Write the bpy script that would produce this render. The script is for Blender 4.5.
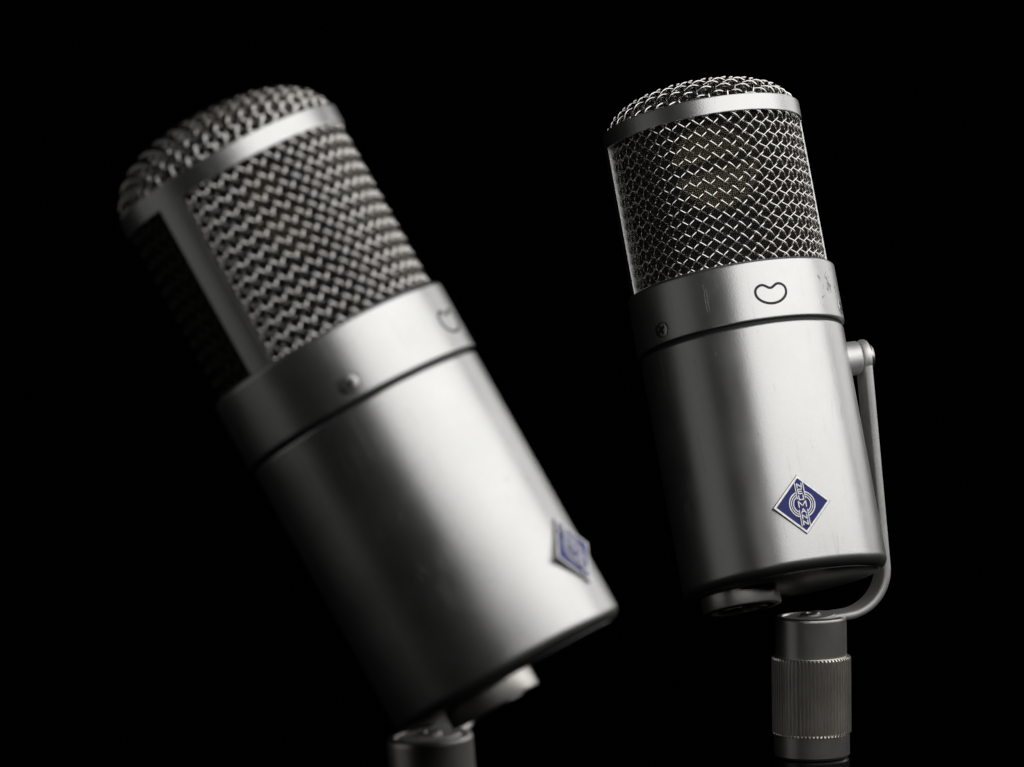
import bpy, math, random
from mathutils import Vector, Matrix

random.seed(7)
for _o in list(bpy.data.objects):
    bpy.data.objects.remove(_o)
scene = bpy.context.scene
COL = scene.collection
PI = math.pi
R = math.radians

# ---------------------------------------------------------------- camera
HFOV = 12.0
PX = 0.0003387                                   # metres per pixel in the plane of the farther microphone
DIST = PX * 512 / math.tan(R(HFOV / 2))
cam = bpy.data.cameras.new("camera")
cam.sensor_width = 36
cam.angle = R(HFOV)
cam.clip_start, cam.clip_end = 0.05, 50
cam.dof.use_dof = True
cam.dof.focus_distance = DIST * 0.9227 - 0.031
cam.dof.aperture_fstop = 19.5
cam.dof.aperture_blades = 0
camo = bpy.data.objects.new("camera", cam)
COL.objects.link(camo)
camo.location = (0, -DIST, 0)
camo.rotation_euler = (PI / 2, 0, 0)
scene.camera = camo

# ---------------------------------------------------------------- world, lamps, exposure
w = bpy.data.worlds.new("World")
scene.world = w
w.use_nodes = True
w.node_tree.nodes["Background"].inputs[0].default_value = (0, 0, 0, 1)
w.node_tree.nodes["Background"].inputs[1].default_value = 0.0
scene.view_settings.view_transform = 'Standard'
scene.view_settings.look = 'None'
scene.view_settings.exposure = 0.0
scene.view_settings.gamma = 1.0


def softbox(name, loc, along, face, sx, sy, power, color=(1, 1, 1)):
    """rectangular lamp: long side along `along`, shining towards `face`"""
    l = bpy.data.lights.new(name, 'AREA')
    l.shape = 'RECTANGLE'
    l.size, l.size_y = sx, sy
    l.energy = power
    l.color = color
    o = bpy.data.objects.new(name, l)
    COL.objects.link(o)
    X = Vector(along).normalized()
    Z = -Vector(face)
    Z = (Z - X * Z.dot(X)).normalized()
    M = Matrix((X, Z.cross(X), Z)).transposed().to_4x4()
    M.translation = Vector(loc)
    o.matrix_world = M
    return o


softbox("key_softbox", (0.52, -0.39, 0.43), (0.68, 0.735, 0.0), (-0.735, 0.68, 0.0), 1.50, 0.68, 5.7)
softbox("fill_softbox", (-0.66, -0.46, 0.0), (0.25, -0.97, 0.0), (0.97, 0.25, 0.0), 0.50, 0.50, 0.115)
softbox("rim_softbox", (0.78, 0.46, 0.36), (-0.66, 0.75, 0.0), (-0.75, -0.66, -0.25), 0.55, 0.55, 1.1)

# ---------------------------------------------------------------- helpers
def tag(o, label=None, cat=None, group=None, kind=None):
    if label: o['label'] = label
    if cat: o['category'] = cat
    if group: o['group'] = group
    if kind: o['kind'] = kind
    return o


def thing(name, matrix=None):
    o = bpy.data.objects.new(name, None)
    o.empty_display_size = 0.02
    COL.objects.link(o)
    if matrix is not None: o.matrix_world = matrix
    return o


class MB:
    """collects geometry in millimetres; build() links it as one mesh object in metres"""
    def __init__(s):
        s.v, s.f, s.uv = [], [], None

    def add(s, vs, fs):
        b = len(s.v)
        s.v += [tuple(x) for x in vs]
        s.f += [tuple(i + b for i in f) for f in fs]

    def lathe(s, prof, seg=96, a0=0.0, a1=2 * PI, M=None):
        full = abs(a1 - a0 - 2 * PI) < 1e-6
        n = seg if full else seg + 1
        vs, fs = [], []
        m = len(prof)
        for i in range(n):
            a = a0 + (a1 - a0) * i / seg
            for r, z in prof:
                p = Vector((r * math.cos(a), r * math.sin(a), z))
                vs.append(M @ p if M else p)
        for i in range(seg):
            j = (i + 1) % n
            for k in range(m - 1):
                fs.append((i * m + k, j * m + k, j * m + k + 1, i * m + k + 1))
        s.add(vs, fs)

    def tube(s, pts, rad, sides=6, caps=True, ups=None):
        n = len(pts)
        pts = [Vector(p) for p in pts]
        vs, fs = [], []
        for i, p in enumerate(pts):
            t = (pts[min(i + 1, n - 1)] - pts[max(i - 1, 0)]).normalized()
            u = ups[i] if ups else (Vector((0, 0, 1)) if abs(t.z) < .9 else Vector((1, 0, 0)))
            x = t.cross(u).normalized()
            y = x.cross(t)
            for k in range(sides):
                a = 2 * PI * k / sides
                vs.append(p + x * (rad * math.cos(a)) + y * (rad * math.sin(a)))
        for i in range(n - 1):
            for k in range(sides):
                l = (k + 1) % sides
                fs.append((i * sides + k, i * sides + l, (i + 1) * sides + l, (i + 1) * sides + k))
        if caps:
            fs.append(tuple(range(sides - 1, -1, -1)))
            fs.append(tuple((n - 1) * sides + k for k in range(sides)))
        s.add(vs, fs)

    def prism(s, poly, z0, z1, M=None, bev=0.0):
        """polygon in xy, extruded z0..z1, top edge chamfered inwards about its centroid"""
        n = len(poly)
        cx = sum(p[0] for p in poly) / n
        cy = sum(p[1] for p in poly) / n
        rows = [(z0, 0.0), (z1 - bev, 0.0), (z1, bev)] if bev else [(z0, 0), (z1, 0)]
        vs, fs = [], []
        for z, b in rows:
            for x, y in poly:
                d = math.hypot(x - cx, y - cy) or 1
                q = Vector((x - (x - cx) / d * b, y - (y - cy) / d * b, z))
                vs.append(M @ q if M else q)
        for k in range(len(rows) - 1):
            for i in range(n):
                j = (i + 1) % n
                fs.append((k * n + i, k * n + j, (k + 1) * n + j, (k + 1) * n + i))
        fs.append(tuple(range(n - 1, -1, -1)))
        fs.append(tuple((len(rows) - 1) * n + i for i in range(n)))
        s.add(vs, fs)

    def build(s, name, mat, parent=None, smooth=True, sharp=32, basis=None, bevel=0):
        me = bpy.data.meshes.new(name)
        me.from_pydata([(x * .001, y * .001, z * .001) for x, y, z in s.v], [], s.f)
        me.materials.append(mat)
        me.update()
        if smooth:
            me.polygons.foreach_set('use_smooth', [True] * len(me.polygons))
            me.set_sharp_from_angle(angle=R(sharp))
        o = bpy.data.objects.new(name, me)
        COL.objects.link(o)
        if parent: o.parent = parent
        if basis is not None: o.matrix_basis = basis
        return o


def arc(cx, cz, r, d0, d1, n):
    return [(cx + r * math.cos(R(d0 + (d1 - d0) * i / n)), cz + r * math.sin(R(d0 + (d1 - d0) * i / n))) for i in range(n + 1)]


# ---------------------------------------------------------------- materials
def new_mat(name):
    m = bpy.data.materials.new(name)
    m.use_nodes = True
    nt = m.node_tree
    b = nt.nodes['Principled BSDF']
    return m, nt, b


def N(nt, t, **kw):
    n = nt.nodes.new(t)
    for k, v in kw.items(): setattr(n, k, v)
    return n


def satin_metal(name, col, rough, grain=0.036, wear=1.0, broad=.16, broad_rough=.60, stain=None):
    m, nt, b = new_mat(name)
    L = nt.links.new

    def math_(op, a, c=None):
        n = N(nt, 'ShaderNodeMath', operation=op)
        for k, v in enumerate((a, c)):
            if v is None: continue
            if isinstance(v, (int, float)): n.inputs[k].default_value = v
            else: L(v, n.inputs[k])
        return n.outputs[0]

    def noise(scale, detail=2, rough_=.5, vec=None):
        n = N(nt, 'ShaderNodeTexNoise')
        n.inputs['Scale'].default_value = scale; n.inputs['Detail'].default_value = detail; n.inputs['Roughness'].default_value = rough_
        L(vec or tc.outputs['Object'], n.inputs['Vector'])
        return n.outputs['Fac']

    def mapped(rot, sc):
        mp = N(nt, 'ShaderNodeMapping'); mp.inputs['Rotation'].default_value = rot; mp.inputs['Scale'].default_value = sc
        L(tc.outputs['Object'], mp.inputs['Vector'])
        return mp.outputs['Vector']

    b.inputs['Metallic'].default_value = 1.0
    tc = N(nt, 'ShaderNodeTexCoord')
    n1 = noise(55, 8, .65)                                   # faint blotches and tarnish
    r1 = N(nt, 'ShaderNodeValToRGB')
    r1.color_ramp.elements[0].position = .30; r1.color_ramp.elements[1].position = .70
    r1.color_ramp.elements[0].color = tuple(c * .90 for c in col) + (1,)
    r1.color_ramp.elements[1].color = tuple(min(1, c * 1.05) for c in col) + (1,)
    L(n1, r1.inputs['Fac'])
    # sparse small dark nicks
    nick = math_('GREATER_THAN', noise(420, 2), .80)
    # hair scratches: thin iso-lines of stretched noise, kept only in patches
    scr = None
    for rot, sc, th in (((.5, .3, .9), (160, 160, 10), .004), ((1.5, -.9, .2), (120, 120, 7), .004), ((1.0, 1.5, -.7), (190, 190, 14), .004)):
        v = mapped(rot, sc)
        line = math_('LESS_THAN', math_('ABSOLUTE', math_('SUBTRACT', noise(1.0, 1, .5, v), .5)), th)
        keep = math_('GREATER_THAN', noise(70, 2, .5, mapped(rot, (1, 1, 1))), .60)
        k = math_('MULTIPLY', line, keep)
        scr = k if scr is None else math_('MAXIMUM', scr, k)
    dark = math_('MULTIPLY', nick, .8 * wear)
    if stain:
        vd = N(nt, 'ShaderNodeVectorMath', operation='DISTANCE'); L(tc.outputs['Object'], vd.inputs[0]); vd.inputs[1].default_value = stain[0]
        near = N(nt, 'ShaderNodeMapRange'); near.inputs['From Min'].default_value = 0; near.inputs['From Max'].default_value = stain[1]
        near.inputs['To Min'].default_value = .20; near.inputs['To Max'].default_value = -.05
        L(vd.outputs['Value'], near.inputs['Value'])
        spots = math_('GREATER_THAN', math_('ADD', noise(330, 6, .7), near.outputs[0]), .69)
        dark = math_('MAXIMUM', dark, math_('MULTIPLY', spots, .75))
    mix = N(nt, 'ShaderNodeMix', data_type='RGBA')
    mix.inputs['B'].default_value = tuple(c * .18 for c in col) + (1,)
    L(dark, mix.inputs['Factor']); L(r1.outputs['Color'], mix.inputs['A'])
    mix2 = N(nt, 'ShaderNodeMix', data_type='RGBA')
    mix2.inputs['B'].default_value = tuple(c * .62 for c in col) + (1,)
    L(math_('MULTIPLY', scr, .36 * wear), mix2.inputs['Factor']); L(mix.outputs['Result'], mix2.inputs['A'])
    L(mix2.outputs['Result'], b.inputs['Base Color'])
    rr = N(nt, 'ShaderNodeMapRange'); rr.inputs['To Min'].default_value = rough - .03; rr.inputs['To Max'].default_value = rough + .04
    rr.inputs['From Min'].default_value = .3; rr.inputs['From Max'].default_value = .7
    L(n1, rr.inputs['Value'])
    L(rr.outputs[0], b.inputs['Roughness'])
    # bead-blasted grain; the scratches cut in very slightly
    hgt = math_('ADD', noise(2400, 3), math_('MULTIPLY', scr, -.35 * wear))
    bp = N(nt, 'ShaderNodeBump'); bp.inputs['Strength'].default_value = .7; bp.inputs['Distance'].default_value = grain * .001
    L(hgt, bp.inputs['Height']); L(bp.outputs['Normal'], b.inputs['Normal'])
    # blasted metal scatters part of the light widely: a second, rougher lobe
    b2 = N(nt, 'ShaderNodeBsdfPrincipled'); b2.inputs['Metallic'].default_value = 1.0
    b2.inputs['Roughness'].default_value = broad_rough
    L(mix2.outputs['Result'], b2.inputs['Base Color']); L(bp.outputs['Normal'], b2.inputs['Normal'])
    mxs = N(nt, 'ShaderNodeMixShader'); mxs.inputs[0].default_value = broad
    L(b.outputs[0], mxs.inputs[1]); L(b2.outputs[0], mxs.inputs[2])
    L(mxs.outputs[0], nt.nodes['Material Output'].inputs['Surface'])
    return m


NICKEL = (.60, .595, .58)
m_body = satin_metal("satin_nickel", NICKEL, .31)
m_collar = satin_metal("satin_nickel_collar", NICKEL, .31, stain=((.0325 * math.sin(R(49)), -.0325 * math.cos(R(49)), .0105), .013))
m_mount = satin_metal("satin_nickel_stand", (.78, .75, .70), .34, wear=.6, broad=.14)
m_arm = satin_metal("pale_nickel_arm", (.93, .92, .90), .58, wear=.3, broad=.1, broad_rough=.7)

m_wire, nt, b = new_mat("nickel_wire")
b.inputs['Metallic'].default_value = 1
b.inputs['Base Color'].default_value = (.62, .60, .56, 1)
b.inputs['Roughness'].default_value = .18
tcw = N(nt, 'ShaderNodeTexCoord'); nw = N(nt, 'ShaderNodeTexNoise'); nw.inputs['Scale'].default_value = 300; nw.inputs['Detail'].default_value = 4
nt.links.new(tcw.outputs['Object'], nw.inputs['Vector'])
rw = N(nt, 'ShaderNodeValToRGB')
rw.color_ramp.elements[0].position = .32; rw.color_ramp.elements[0].color = (.70, .67, .62, 1)
rw.color_ramp.elements[1].position = .6; rw.color_ramp.elements[1].color = (.84, .82, .78, 1)
nt.links.new(nw.outputs['Fac'], rw.inputs['Fac']); nt.links.new(rw.outputs['Color'], b.inputs['Base Color'])

# fine gauze behind the coarse grille: a real woven pattern with open holes
m_gauze, nt, b = new_mat("fine_gauze")
L = nt.links.new
b.inputs['Metallic'].default_value = 1
b.inputs['Base Color'].default_value = (.085, .08, .07, 1)
b.inputs['Roughness'].default_value = .5
uvn = N(nt, 'ShaderNodeUVMap'); sx = N(nt, 'ShaderNodeSeparateXYZ'); L(uvn.outputs['UV'], sx.inputs[0])
parts_ = []
for ax in ('X', 'Y'):
    k = N(nt, 'ShaderNodeMath', operation='MULTIPLY'); k.inputs[1].default_value = 2 * PI / .62
    L(sx.outputs[ax], k.inputs[0])
    sn = N(nt, 'ShaderNodeMath', operation='SINE'); L(k.outputs[0], sn.inputs[0]); parts_.append(sn)
mxm = N(nt, 'ShaderNodeMath', operation='MAXIMUM'); L(parts_[0].outputs[0], mxm.inputs[0]); L(parts_[1].outputs[0], mxm.inputs[1])
hole = N(nt, 'ShaderNodeMath', operation='LESS_THAN'); hole.inputs[1].default_value = .05; L(mxm.outputs[0], hole.inputs[0])
ng = N(nt, 'ShaderNodeTexNoise'); ng.inputs['Scale'].default_value = 1.3; ng.inputs['Detail'].default_value = 3
L(uvn.outputs['UV'], ng.inputs['Vector'])
adg = N(nt, 'ShaderNodeMath', operation='ADD'); L(mxm.outputs[0], adg.inputs[0]); L(ng.outputs['Fac'], adg.inputs[1])
bp = N(nt, 'ShaderNodeBump'); bp.inputs['Strength'].default_value = .9; bp.inputs['Distance'].default_value = .0004
L(adg.outputs[0], bp.inputs['Height']); L(bp.outputs['Normal'], b.inputs['Normal'])
tr = N(nt, 'ShaderNodeBsdfTransparent'); ms = N(nt, 'ShaderNodeMixShader')
L(hole.outputs[0], ms.inputs[0]); L(b.outputs[0], ms.inputs[1]); L(tr.outputs[0], ms.inputs[2])
L(ms.outputs[0], nt.nodes['Material Output'].inputs['Surface'])


def plain(name, col, rough, metal=0.0, coat=0.0, nscale=400, amt=.15):
    m, nt, b = new_mat(name)
    b.inputs['Metallic'].default_value = metal
    b.inputs['Roughness'].default_value = rough
    b.inputs['Coat Weight'].default_value = coat
    b.inputs['Coat Roughness'].default_value = .08
    tc = N(nt, 'ShaderNodeTexCoord'); n = N(nt, 'ShaderNodeTexNoise'); n.inputs['Scale'].default_value = nscale; n.inputs['Detail'].default_value = 4
    nt.links.new(tc.outputs['Object'], n.inputs['Vector'])
    r = N(nt, 'ShaderNodeValToRGB')
    r.color_ramp.elements[0].position = .3; r.color_ramp.elements[1].position = .7
    r.color_ramp.elements[0].color = tuple(c * (1 - amt) for c in col) + (1,)
    r.color_ramp.elements[1].color = tuple(min(1, c * (1 + amt)) for c in col) + (1,)
    nt.links.new(n.outputs['Fac'], r.inputs['Fac']); nt.links.new(r.outputs['Color'], b.inputs['Base Color'])
    return m


m_black = plain("black_fill", (.012, .012, .013), .5)
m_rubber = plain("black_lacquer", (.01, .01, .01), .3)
m_dark = plain("dark_chassis", (.02, .019, .018), .6)
m_blue = plain("blue_enamel", (.022, .028, .25), .45, coat=.2, amt=.12)
m_blue.node_tree.nodes['Principled BSDF'].inputs['Specular IOR Level'].default_value = .2
m_badge = plain("polished_badge_metal", (.85, .84, .82), .48, metal=1, nscale=900)
m_gold = plain("gold_diaphragm", (.58, .45, .27), .42, metal=1)
m_brass = plain("brass_capsule", (.50, .41, .28), .45, metal=1)
m_wire_shade = plain("shaded_wire", (.10, .095, .085), .5, metal=1)  # same wire in a darker colour, shade painted in for the rear grille
m_screw = plain("nickel_screw", (.58, .57, .55), .35, metal=1)
m_backdrop = plain("black_velvet", (.0012, .0012, .0012), 1.0, nscale=40)
m_backdrop.node_tree.nodes['Principled BSDF'].inputs['Specular IOR Level'].default_value = 0.0

# ---------------------------------------------------------------- backdrop (setting)
bd = MB()
nx, h = 24, 1500
for i in range(nx):
    x0, x1 = -1800 + 3600 * i / nx, -1800 + 3600 * (i + 1) / nx
    y0, y1 = 1500 + 18 * math.sin(i * 1.7), 1500 + 18 * math.sin((i + 1) * 1.7)
    bd.add([(x0, y0, -h), (x1, y1, -h), (x1, y1, h), (x0, y0, h)], [(0, 1, 2, 3)])
tag(bd.build("backdrop", m_backdrop), kind='structure')

# ---------------------------------------------------------------- the microphone (millimetres, z = 0 at the collar's lower rim, front = -Y)
RB, RC, RG, RBAND = 31.8, 32.5, 30.5, 31.1
ZBOT, ZCOL, ZBAND, HBAND = -76.4, 19.7, 66.8, 5.3
DOME_H, DOME_R = 14.9, 30.2


def on_cyl(ang, r, z):
    """ang measured from the front (-Y) towards +X"""
    return Vector((r * math.sin(ang), -r * math.cos(ang), z))


def add_weave_cyl(mb, rad, z0, z1, a_min, a_max, rows, cols_full, wr, amp):
    """diagonal plain weave on a cylinder"""
    amps = (amp, amp)
    pz = (z1 - z0) / rows                      # vertical repeat
    pa = 2 * PI / cols_full                    # angular repeat
    S = 7
    for fam in (1, -1):
        kmin = int(math.floor((a_min - (rows * pa if fam > 0 else 0)) / pa)) - 1
        kmax = int(math.ceil((a_max + (rows * pa if fam < 0 else 0)) / pa)) + 1
        for k in range(kmin, kmax + 1):
            pts, ups = [], []
            runs = []
            for i in range(rows * 2 * S + 1):
                t = i / (2 * S)                # rows climbed
                a = k * pa + fam * t * pa
                if a < a_min or a > a_max:
                    if len(pts) > 2: runs.append((pts, ups))
                    pts, ups = [], []
                    continue
                # crossings fall at half-integers of t; the weave alternates crossing by crossing
                off = amps[fam > 0] * math.cos(2 * PI * t) * (1 if fam > 0 else -1)
                d = on_cyl(a, 1, 0)
                pts.append(on_cyl(a, rad + off, z0 + t * pz)); ups.append(d)
            if len(pts) > 2: runs.append((pts, ups))
            for p, u in runs: mb.tube(p, wr, 6, True, u)


def dome_profile():
    n = 2.5
    tab = []
    s = 0
    prev = None
    for i in range(201):
        t = PI / 2 * i / 200
        r = DOME_R * math.sin(t) ** (2 / n)
        z = DOME_H * max(0.0, math.cos(t)) ** (2 / n)
        if prev: s += math.hypot(r - prev[0], z - prev[1])
        tab.append((s, r, z)); prev = (r, z)
    return tab


DTAB = dome_profile()
DS = DTAB[-1][0]


def dome_at(s):
    if s >= DS: return DTAB[-1][1], DTAB[-1][2] - (s - DS), (1, 0)
    lo, hi = 0, 200
    while hi - lo > 1:
        m = (lo + hi) // 2
        if DTAB[m][0] <= s: lo = m
        else: hi = m
    s0, r0, z0 = DTAB[lo]; s1, r1, z1 = DTAB[hi]
    f = (s - s0) / max(1e-9, s1 - s0)
    dr, dz = r1 - r0, z1 - z0
    l = math.hypot(dr, dz) or 1
    return r0 + dr * f, z0 + dz * f, (-dz / l, dr / l)


def add_weave_dome(mb, zbase, p, wr, amp):
    lim = DS + 0.5
    n = int(lim / p) + 1
    S = 5
    for fam in (0, 1):
        for k in range(-n, n + 1):
            c = (k + .5) * p
            if abs(c) >= lim: continue
            half = math.sqrt(lim * lim - c * c)
            m = max(3, int(2 * half / p * S))
            pts, ups = [], []
            for i in range(m + 1):
                q = -half + 2 * half * i / m
                u, v = (c, q) if fam == 0 else (q, c)
                s = math.hypot(u, v)
                r, z, nr = dome_at(s)
                cu, cv = (u / s, v / s) if s > 1e-6 else (1, 0)
                nv = Vector((cu * nr[0], cv * nr[0], nr[1]))
                # crossings at (j+.5)*p, sign (-1)^(k+j)
                off = amp * math.sin(PI * q / p) * (1 if k % 2 == 0 else -1) * (1 if fam == 0 else -1)
                pts.append(Vector((cu * r, cv * r, zbase + z)) + nv * off); ups.append(nv)
            mb.tube(pts, wr, 6, True, ups)


def surf_uv(o, fn):
    me = o.data
    uv = me.uv_layers.new(name="UVMap")
    for l in me.loops:
        uv.data[l.index].uv = fn(me.vertices[l.vertex_index].co * 1000)


LETTERS = {
    'N': [((0, 0), (0, 1)), ((0, 1), (1, 0)), ((1, 0), (1, 1))],
    'E': [((0, 0), (0, 1)), ((0, 1), (1, 1)), ((0, .5), (.85, .5)), ((0, 0), (1, 0))],
    'U': [((0, 1), (0, 0)), ((0, 0), (1, 0)), ((1, 0), (1, 1))],
    'M': [((0, 0), (0, 1)), ((0, 1), (.5, .25)), ((.5, .25), (1, 1)), ((1, 1), (1, 0))],
    'A': [((0, 0), (.5, 1)), ((.5, 1), (1, 0)), ((.22, .36), (.78, .36))],
}


def bar_poly(p, q, wd, ext=.5):
    d = Vector((q[0] - p[0], q[1] - p[1])); l = d.length or 1; d /= l
    n = Vector((-d.y, d.x)) * wd / 2
    a = Vector(p) - d * wd * ext; c = Vector(q) + d * wd * ext
    return [(a - n)[:], (c - n)[:], (c + n)[:], (a + n)[:]]


def ring_wall(mb, r0, r1, z0, z1, n=48, M=None):
    mb.lathe([(r0, z0), (r1, z0), (r1, z1), (r0, z1), (r0, z0)], n, M=M)


def add_screw(parent, ang, r, z, rad, tilt):
    """countersunk cross-head screw set in the collar"""
    M = Matrix.Translation(on_cyl(ang, r, z)) @ Matrix.Rotation(ang, 4, 'Z') @ Matrix.Rotation(PI / 2, 4, 'X')
    s = MB()
    s.lathe([(rad, -1.2), (rad, .0), (rad * .95, .10), (rad * .6, .20), (0.0, .24)], 28, M=M)
    o = s.build("screw", m_screw, parent, sharp=50)
    c = MB()
    Mt = M @ Matrix.Rotation(tilt, 4, 'Z')
    e, t = rad * .62, rad * .17
    c.prism([(-e, -t), (-t, -t), (-t, -e), (t, -e), (t, -t), (e, -t), (e, t), (t, t), (t, e), (-t, e), (-t, t), (-e, t)], .05, .265, Mt)
    c.build("cross_slot", m_black, o, smooth=False)
    # shadow gap round the head
    g = MB()
    ring_wall(g, rad * 1.0, rad * 1.12, -.6, .035, 28, M)
    g.build("countersink", m_black, o)


def grille_mesh(c0, rows, cols, wr=.36):
    mb = MB()
    wa = R(88.5) if c0 == 0 else R(77)
    add_weave_cyl(mb, RG - .85, ZCOL - .6, ZBAND + 1.2, c0 - wa, c0 + wa, rows, cols, wr, .47)
    return mb


def dome_mesh(pitch, wr):
    mb = MB()
    add_weave_dome(mb, ZBAND + .6, pitch, wr, .50)
    return mb


def make_microphone():
    root = thing("microphone")
    # body shell, rounded lower edge
    b = MB()
    rr = 3.2
    b.lathe([(27, -.2), (RB - .8, -.2), (RB - .2, -.35), (RB, -.8), (RB, -1.0), (RB, -1.25)] + [(RB, -1 + (ZBOT + rr + 1) * i / 14) for i in range(1, 14)] +
            [(RB, ZBOT + rr + .3)] + arc(RB - rr, ZBOT + rr, rr, 0, -90, 12) + [(RB - rr - .4, ZBOT), (8, ZBOT), (0.0, ZBOT)], 160)
    b.build("body", m_body, root, sharp=40)
    bp_ = MB()  # added black plate: paints in the shade under the body
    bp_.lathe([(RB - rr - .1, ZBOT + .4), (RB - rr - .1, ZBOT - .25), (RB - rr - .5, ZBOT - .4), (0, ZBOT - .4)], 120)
    bp_.build("underside_shade", m_rubber, root)
    # collar
    c = MB()
    c.lathe([(RB - 1.5, 1.0), (RC - .4, 1.0), (RC - .1, 1.1), (RC, 1.35), (RC, 1.7), (RC, 7), (RC, 13), (RC, ZCOL - 1.8), (RC, ZCOL - 1.35)] + arc(RC - 1.2, ZCOL - 1.2, 1.2, 12, 90, 6) +
            [(28.6, ZCOL), (28.2, ZCOL - .4), (0.0, ZCOL - .4)], 160)
    col = c.build("collar", m_collar, root, sharp=40)
    g = MB()
    g.lathe([(RB - .9, -.15), (RB - .9, .95)], 120)
    g.build("shadow_gap", m_black, col)
    # engraved kidney-shaped pickup mark
    pm = MB()
    n = 90
    ctr = []
    for i in range(n):
        t = 2 * PI * i / n
        x = 5.0 * math.cos(t) * (1 + .10 * math.sin(t))
        y = 3.25 * math.sin(t)
        if y > 0: y = 3.25 * (math.sin(t) ** .8) - 1.75 * math.exp(-(x / 1.75) ** 2)
        ctr.append(Vector((x, y)))
    for it in range(2):
        ctr = [(ctr[i - 1] + 2 * ctr[i] + ctr[(i + 1) % n]) / 4 for i in range(n)]
    vs, fs = [], []
    for i in range(n):
        d = (ctr[(i + 1) % n] - ctr[i - 1]).normalized(); nn = Vector((-d.y, d.x)) * .40
        for q, rr_ in ((ctr[i] - nn, RC - .2), (ctr[i] - nn, RC + .03), (ctr[i] + nn, RC + .03), (ctr[i] + nn, RC - .2)):
            vs.append(on_cyl(q.x / RC + R(4.8), rr_, 8.7 + q.y))
    for i in range(n):
        j = (i + 1) % n
        for k in range(3): fs.append((i * 4 + k, j * 4 + k, j * 4 + k + 1, i * 4 + k + 1))
    pm.add(vs, fs)
    pm.build("pickup_symbol", m_black, root, smooth=False)
    for a, t in ((-62, .5), (63, .9)):
        add_screw(root, R(a), RC - .1, 5.0, 2.6, t)
    # side posts and top band of the head frame
    for a in (89, -96):
        p = MB()
        hw = R(6.3)
        prof = [(28.0, ZCOL - .3), (31.15, ZCOL - .3), (31.15, ZBAND + .4), (28.0, ZBAND + .4), (28.0, ZCOL - .3)]
        p.lathe(prof, 8, R(a) - hw - PI / 2, R(a) + hw - PI / 2)
        nv = len(prof)
        for e in (0, 8):
            p.f.append(tuple(e * nv + k for k in (range(4) if e else range(3, -1, -1))))
        p.build("side_post", m_body, root, sharp=30)
    bn = MB()
    z0, z1 = ZBAND, ZBAND + HBAND
    bn.lathe([(29.4, z0 + .3), (29.6, z0), (RBAND - .25, z0), (RBAND - .05, z0 + .08), (RBAND, z0 + .25), (RBAND, z0 + .4), (RBAND, z1 - .5), (RBAND, z1 - .35), (RBAND - .06, z1 - .15), (RBAND - .3, z1), (RBAND - .5, z1), (29.6, z1), (29.4, z0 + .3)], 160)
    bn.build("top_band", m_body, root, sharp=40)
    # front and rear coarse grilles
    grille_mesh(0, 13, 42).build("grille", m_wire, root, sharp=80)
    grille_mesh(PI, 13, 42).build("grille", m_wire_shade, root, sharp=80)  # rear half coloured dark to stand for its unlit side
    dome_mesh(3.25, .43).build("grille_dome", m_wire, root, sharp=80)
    # fine gauze lining
    ga = MB()
    ga.lathe([(RG - 2.1, ZCOL - .3 + (ZBAND - ZCOL + 1) * i / 6) for i in range(7)], 120)
    go = ga.build("gauze_lining", m_gauze, root)
    surf_uv(go, lambda p: (math.atan2(p.y, p.x) * 28, p.z))
    gd = MB()
    k = (DOME_R - 2.1) / DOME_R
    gd.lathe([(max(.01, r * k), ZBAND + .6 + z * .90) for s, r, z in DTAB[::10]], 96)
    gdo = gd.build("gauze_dome", m_gauze, root)
    surf_uv(gdo, lambda p: (p.x, p.y))
    # capsule inside the head
    cp = MB()
    Mc = Matrix.Translation((0, 0, 55.5)) @ Matrix.Rotation(PI / 2, 4, 'X')
    cp.lathe([(0, 5.2), (11.0, 5.2), (11.2, 6.4), (13.4, 6.4), (14.0, 5.8), (14.0, -5.8), (13.4, -6.4), (11.2, -6.4), (11.0, -5.2), (0, -5.2)], 64, M=Mc)
    co = cp.build("capsule", m_brass, root)
    for s_ in (1, -1):
        d = MB(); d.lathe([(0, 5.6 * s_), (10.8, 5.6 * s_)], 48, M=Mc); d.build("diaphragm", m_gold, co)
        t = MB(); t.prism([(-13.8, -2.6), (13.8, 1.0), (13.8, 4.2), (-13.8, .6)], 6.5 * s_, 7.6 * s_, Mc); t.build("lead_strip", m_dark, co, smooth=False)
    st = MB()
    st.prism([(-7, -3), (7, -3), (7, 3), (-7, 3)], ZCOL - .3, 38)
    st.prism([(-3.5, -2.5), (3.5, -2.5), (3.5, 2.5), (-3.5, 2.5)], 38.1, 42)
    st.build("capsule_mount", m_dark, root, smooth=False)
    # maker's badge: diamond plate, enamel, emblem with the letters stacked down the middle
    ZB = -56.9
    Mb = Matrix.Translation((0, -RB - .05, ZB)) @ Matrix.Rotation(PI / 2, 4, 'X')
    H = 9.15
    pl = MB()
    dia = [(0, -H), (H, 0), (0, H), (-H, 0)]
    pl.prism(dia, -1.2, .60, Mb, .2)
    plate = pl.build("badge", m_badge, root, smooth=False)
    en = MB()
    h2 = H - 1.05
    en.prism([(0, -h2), (h2, 0), (0, h2), (-h2, 0)], .3, .65, Mb)
    en.build("enamel", m_blue, plate, smooth=False)
    em = MB()
    for r0, r1 in ((3.8, 4.1), (3.2, 3.42), (2.55, 2.8)):
        ring_wall(em, r0, r1, .55, .84, 56, Mb)
    hts = [1.35, 1.35, 1.35, 1.9, 1.35, 1.35, 1.35]
    wds = [1.40, 1.30, 1.40, 2.3, 1.5, 1.40, 1.40]
    gap = .46
    gap *= 1.0
    tot = sum(hts) + gap * 6
    y = tot / 2
    strip = MB()
    strip.prism([(-1.35, -tot / 2 - .35), (1.35, -tot / 2 - .35), (1.35, tot / 2 + .35), (-1.35, tot / 2 + .35)], .55, .92, Mb)
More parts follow.
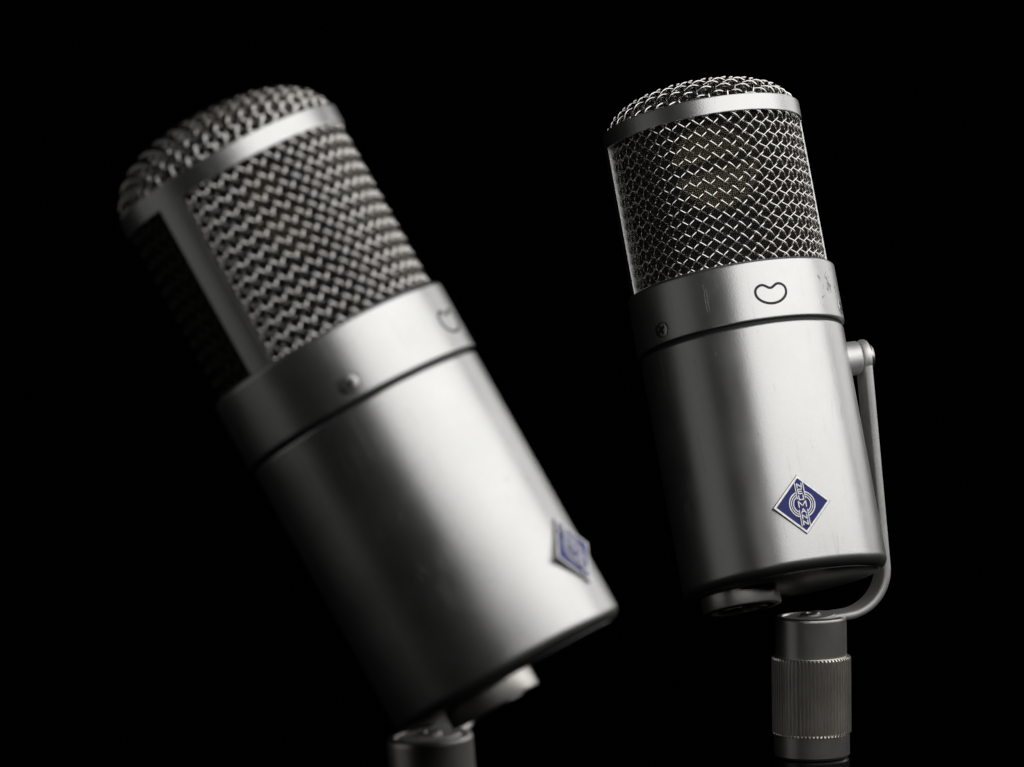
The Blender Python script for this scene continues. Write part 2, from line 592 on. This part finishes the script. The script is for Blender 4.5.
    strip.prism([(-1.85, -1.6), (-1.36, -1.6), (-1.36, 1.6), (-1.85, 1.6)], .55, .92, Mb)
    strip.prism([(1.36, -1.6), (1.85, -1.6), (1.85, 1.6), (1.36, 1.6)], .55, .92, Mb)
    strip.build("letter_strip", m_blue, plate, smooth=False)
    for ch, hh, ww in zip("NEUMANN", hts, wds):
        y -= hh
        for p, q in LETTERS[ch]:
            em.prism(bar_poly(((p[0] - .5) * ww, y + p[1] * hh), ((q[0] - .5) * ww, y + q[1] * hh), .28, .3), 0.86, 1.06, Mb)
        y -= gap
    for sx_ in (-1, 1):
        for (ya, yb) in ((1.75, tot / 2 + .3), (-tot / 2 - .3, -1.75)):
            em.prism(bar_poly((sx_ * 1.3, ya), (sx_ * 1.3, yb), .22), 0.86, 1.02, Mb)
    em.build("emblem", m_badge, plate, smooth=False)
    # connector under the body, on the side away from the swivel arm
    cn = MB()
    cc = Matrix.Translation((-15.1, 0, 0))
    zc = ZBOT - 5.4
    cn.lathe([(9.4, ZBOT + .5), (12.2, ZBOT + .5), (12.2, zc + .5), (12.05, zc + .15), (11.7, zc), (9.9, zc), (9.5, zc + .4), (9.4, ZBOT + .5)], 72, M=cc)
    cno = cn.build("connector", m_mount, root)
    ins = MB(); ins.lathe([(9.3, ZBOT - .8), (0.0, ZBOT - .8)], 48, M=cc); ins.build("insert", m_dark, cno)
    sh = MB(); sh.lathe([(7.6, ZBOT - .7), (7.6, zc - .2), (7.3, zc - .4), (7.0, zc - .2), (7.0, ZBOT - .7)], 56, M=cc); sh.build("socket_ring", m_screw, cno)
    for k in range(3):
        a = R(90 + 120 * k)
        pn = MB(); pn.lathe([(1.1, ZBOT - .7), (1.1, ZBOT - 4.4), (.7, ZBOT - 5.0), (0, ZBOT - 5.2)], 14, M=cc @ Matrix.Translation((4 * math.cos(a), 4 * math.sin(a), 0)))
        pn.build("pin", m_screw, cno)
    return root


def strip_sweep(mb, path, halfw, th):
    """flat bar swept along a path lying in the xz plane; edges slightly broken"""
    n = len(path)
    e = min(1.05, th / 2 - .05)
    sec = []
    for cx_, cz_, d0 in ((halfw - e, -th / 2 + e, -90), (halfw - e, th / 2 - e, 0), (-halfw + e, th / 2 - e, 90), (-halfw + e, -th / 2 + e, 180)):
        sec += arc(cx_, cz_, e, d0, d0 + 90, 4)
    vs, fs = [], []
    for i, (x, z) in enumerate(path):
        a, c = path[max(0, i - 1)], path[min(n - 1, i + 1)]
        t = Vector((c[0] - a[0], c[1] - a[1])).normalized(); nn = Vector((-t.y, t.x))
        for yy, o in sec: vs.append((x + nn.x * o, yy, z + nn.y * o))
    m = len(sec)
    for i in range(n - 1):
        for k in range(m):
            l = (k + 1) % m
            fs.append((i * m + k, i * m + l, (i + 1) * m + l, (i + 1) * m + k))
    fs.append(tuple(range(m - 1, -1, -1))); fs.append(tuple((n - 1) * m + k for k in range(m)))
    mb.add(vs, fs)


ARM_L, ARM_IN, ARM_X, ARM_T, CURVE = 79.5, 25.2, 6.6, 2.5, 14.0     # arm height, inward reach to the stand, offset from the body


def make_swivel(parent, basis):
    """pivot at the origin on the body surface, pivot axis +X, arm down -Z, foot inwards -X"""
    a = MB()
    x = ARM_X
    path = [(x, -1)] + [(x, -1 - (ARM_L - CURVE - 1) * i / 6) for i in range(1, 7)]
    path += [(x - CURVE + CURVE * math.cos(R(90 * i / 14)), -(ARM_L - CURVE) - CURVE * math.sin(R(90 * i / 14))) for i in range(1, 15)]
    path += [(x - ARM_IN + 6, -ARM_L), (x - ARM_IN, -ARM_L)]
    strip_sweep(a, path, 5.0, ARM_T)
    Mx = Matrix.Translation((x, 0, 0)) @ Matrix.Rotation(PI / 2, 4, 'Y')
    t = ARM_T / 2 + .02
    a.lathe([(0, -t), (4.6, -t), (5.2, -t + .2), (5.5, -t + .8), (5.5, t - .8), (5.2, t - .2), (4.6, t), (0, t)], 48, M=Mx)
    Mf = Matrix.Translation((x - ARM_IN, 0, -ARM_L))
    a.lathe([(0, -t), (7.8, -t), (8.2, -t + .4), (8.2, t - .4), (7.8, t), (0, t)], 48, M=Mf)
    arm = a.build("swivel_arm", m_arm, parent, basis=basis)
    bs = MB()
    Mo = Matrix.Rotation(PI / 2, 4, 'Y')
    bs.lathe([(0, -2.5), (5.3, -2.5), (5.3, 4.4), (5.0, 4.8), (3.4, 4.8), (3.4, 5.6), (0, 5.6)], 48, M=Mo)
    bs.build("pivot_boss", m_arm, arm)
    sc = MB()
    sc.lathe([(0, x + t - .5), (3.9, x + t - .5), (3.9, x + t + .7), (3.5, x + t + 1.3), (2.2, x + t + 1.6), (0, x + t + 1.7)], 32, M=Mo)
    sc.build("pivot_screw", m_screw, arm)
    fs_ = MB()
    fs_.lathe([(3.2, t - .3), (3.2, t + .4), (2.8, t + .8), (1.2, t + .8), (1.0, t + .1), (0, t + .1)], 28, M=Mf)
    fs_.build("foot_screw", m_mount, arm)
    return arm


def make_stand(knurl):
    """stand top; origin at the underside of the swivel foot, axis -Z"""
    root = thing("microphone_stand")
    s = MB()
    s.lathe([(0, -.05), (8.7, -.05), (8.7, 1.9), (9.1, 2.4), (10.4, 2.4), (10.9, 2.1), (11.1, 1.5), (11.1, 1.2), (11.1, -10.8), (0, -10.8)], 72)
    s.build("sleeve", m_mount, root)
    k = MB()
    n = 62
    zz = [(-10.0, 11.0), (-10.2, 12.0), (-10.8, 12.4), (-33.9, 12.4), (-34.5, 12.0), (-34.7, 11.0)]
    vs, fs = [], []
    for i in range(n * 4):
        a = 2 * PI * i / (n * 4)
        d = (0, 0, .85, .85)[i % 4]
        for z, r in zz: 
            q = r - (d if r > 12 else 0)
            vs.append((q * math.cos(a), q * math.sin(a), z))
    m = len(zz)
    for i in range(n * 4):
        j = (i + 1) % (n * 4)
        for q in range(m - 1): fs.append((i * m + q, j * m + q, j * m + q + 1, i * m + q + 1))
    k.add(vs, fs)
    k.build("knurled_nut", m_mount, root, smooth=False)
    l = MB(); l.lathe([(0, -34.6), (11.8, -34.6), (11.8, -41.0), (11.3, -41.7), (0, -41.7)], 72)
    l.build("lower_sleeve", m_mount, root)
    r = MB(); r.lathe([(0, -41.8), (10.4, -41.8), (11.6, -42.8), (11.8, -44.8), (11.0, -46), (9, -47), (8.2, -51), (8.2, -60)], 56)
    r.build("lock_ring", m_rubber, root)
    p = MB(); p.lathe([(7.5, -58), (7.5, -420), (0, -420)], 40)
    p.build("pole", m_rubber, root)
    return root


def copy_tree(o, parent=None):
    c = o.copy()
    COL.objects.link(c)
    c.parent = parent
    for ch in list(o.children): copy_tree(ch, c)
    return c


def mic_frame(pos, lean_deg, toward_deg, front_deg):
    """lean = to the left in the plane facing the camera, toward = top towards the camera, front = turn of the face to the right"""
    l, t = R(lean_deg), R(toward_deg)
    a = Vector((-math.sin(l) * math.cos(t), -math.sin(t), math.cos(l) * math.cos(t)))
    f0 = Vector((0, -1, 0)); f0 = (f0 - a * f0.dot(a)).normalized()
    r0 = a.cross(f0)
    f = f0 * math.cos(R(front_deg)) + r0 * math.sin(R(front_deg))
    Y = -f
    X = Y.cross(a)
    M = Matrix((X, Y, a)).transposed().to_4x4()
    M.translation = Vector(pos)
    return M


def swivel_basis(delta_deg, psi_deg, z=-8.9):
    """the pivot's place in the microphone's own frame, arm turned psi about it"""
    d = R(delta_deg)
    M = Matrix.Translation(on_cyl(d, RB, z) * .001) @ Matrix.Rotation(d - PI / 2, 4, 'Z') @ Matrix.Rotation(R(psi_deg), 4, 'X')
    return M


def px(x, y, depth):
    k = PX * depth / DIST
    return Vector(((x - 512) * k, depth - DIST, (383.5 - y) * k))


MICS = [
    # collar-centre in the picture, distance, lean, toward, turn of face, swivel angle about its pivot
    dict(pos=px(741.9, 344.25, DIST * .915), lean=10.0, toward=-9.87, front=13.4, psi=16.6, tilt=5.0, dome=1.0,
         label="sharp silver condenser microphone standing nearly upright, blue diamond badge facing the viewer",
         slabel="stand top with ribbed knurled nut under the sharp nearly upright microphone"),
    dict(pos=px(364.7, 411.65, DIST * .7478), lean=29.2, toward=-4.29, front=63.5, psi=26.8, tilt=0.0, dome=1.2,
         label="out of focus silver condenser microphone leaning steeply left, badge at its right edge",
         slabel="blurred plain metal stand top at the bottom edge under the steeply leaning microphone"),
]
SW = 92
proto = make_microphone()
coarse = grille_mesh(0, 12, 46, .42).build("coarse_grille", m_wire, None, sharp=80)   # the nearer microphone carries a squarer weave
coarse_mesh = coarse.data
bpy.data.objects.remove(coarse)
dense = dome_mesh(2.75, .45).build("dense_dome", m_wire, None, sharp=80)
dense_mesh = dense.data
bpy.data.objects.remove(dense)
stand0 = make_stand(True)
mics = [proto, copy_tree(proto)]
stands = [stand0, copy_tree(stand0)]
for mic, stand, d in zip(mics, stands, MICS):
    M = mic_frame(d['pos'], d['lean'], d['toward'], d['front'])
    mic.matrix_world = M
    Bs = swivel_basis(SW, d['psi'])
    make_swivel(mic, Bs)
    S = M @ Bs @ Matrix.Translation(((ARM_X - ARM_IN) * .001, 0, (-ARM_L - ARM_T / 2 - .1) * .001))
    if d['dome'] > 1:
        for ch in mic.children:
            if ch.name.split('.')[0] == "grille" and ch.data.materials[0] == m_wire: ch.data = coarse_mesh
            if ch.name.split('.')[0] == "grille_dome": ch.data = dense_mesh
    stand.matrix_world = S @ Matrix.Rotation(R(d['tilt']), 4, 'Y')
    for ch in mic.children:                      # the nearer microphone's dome is drawn a little taller
        if ch.name.split('.')[0] in ("grille_dome", "gauze_dome"):
            ch.scale.z = d['dome']; ch.location.z = (1 - d['dome']) * ZBAND * .001
    tag(mic, d['label'], "microphone", "silver condenser microphones")
    tag(stand, d['slabel'], "microphone stand", "microphone stand tops")
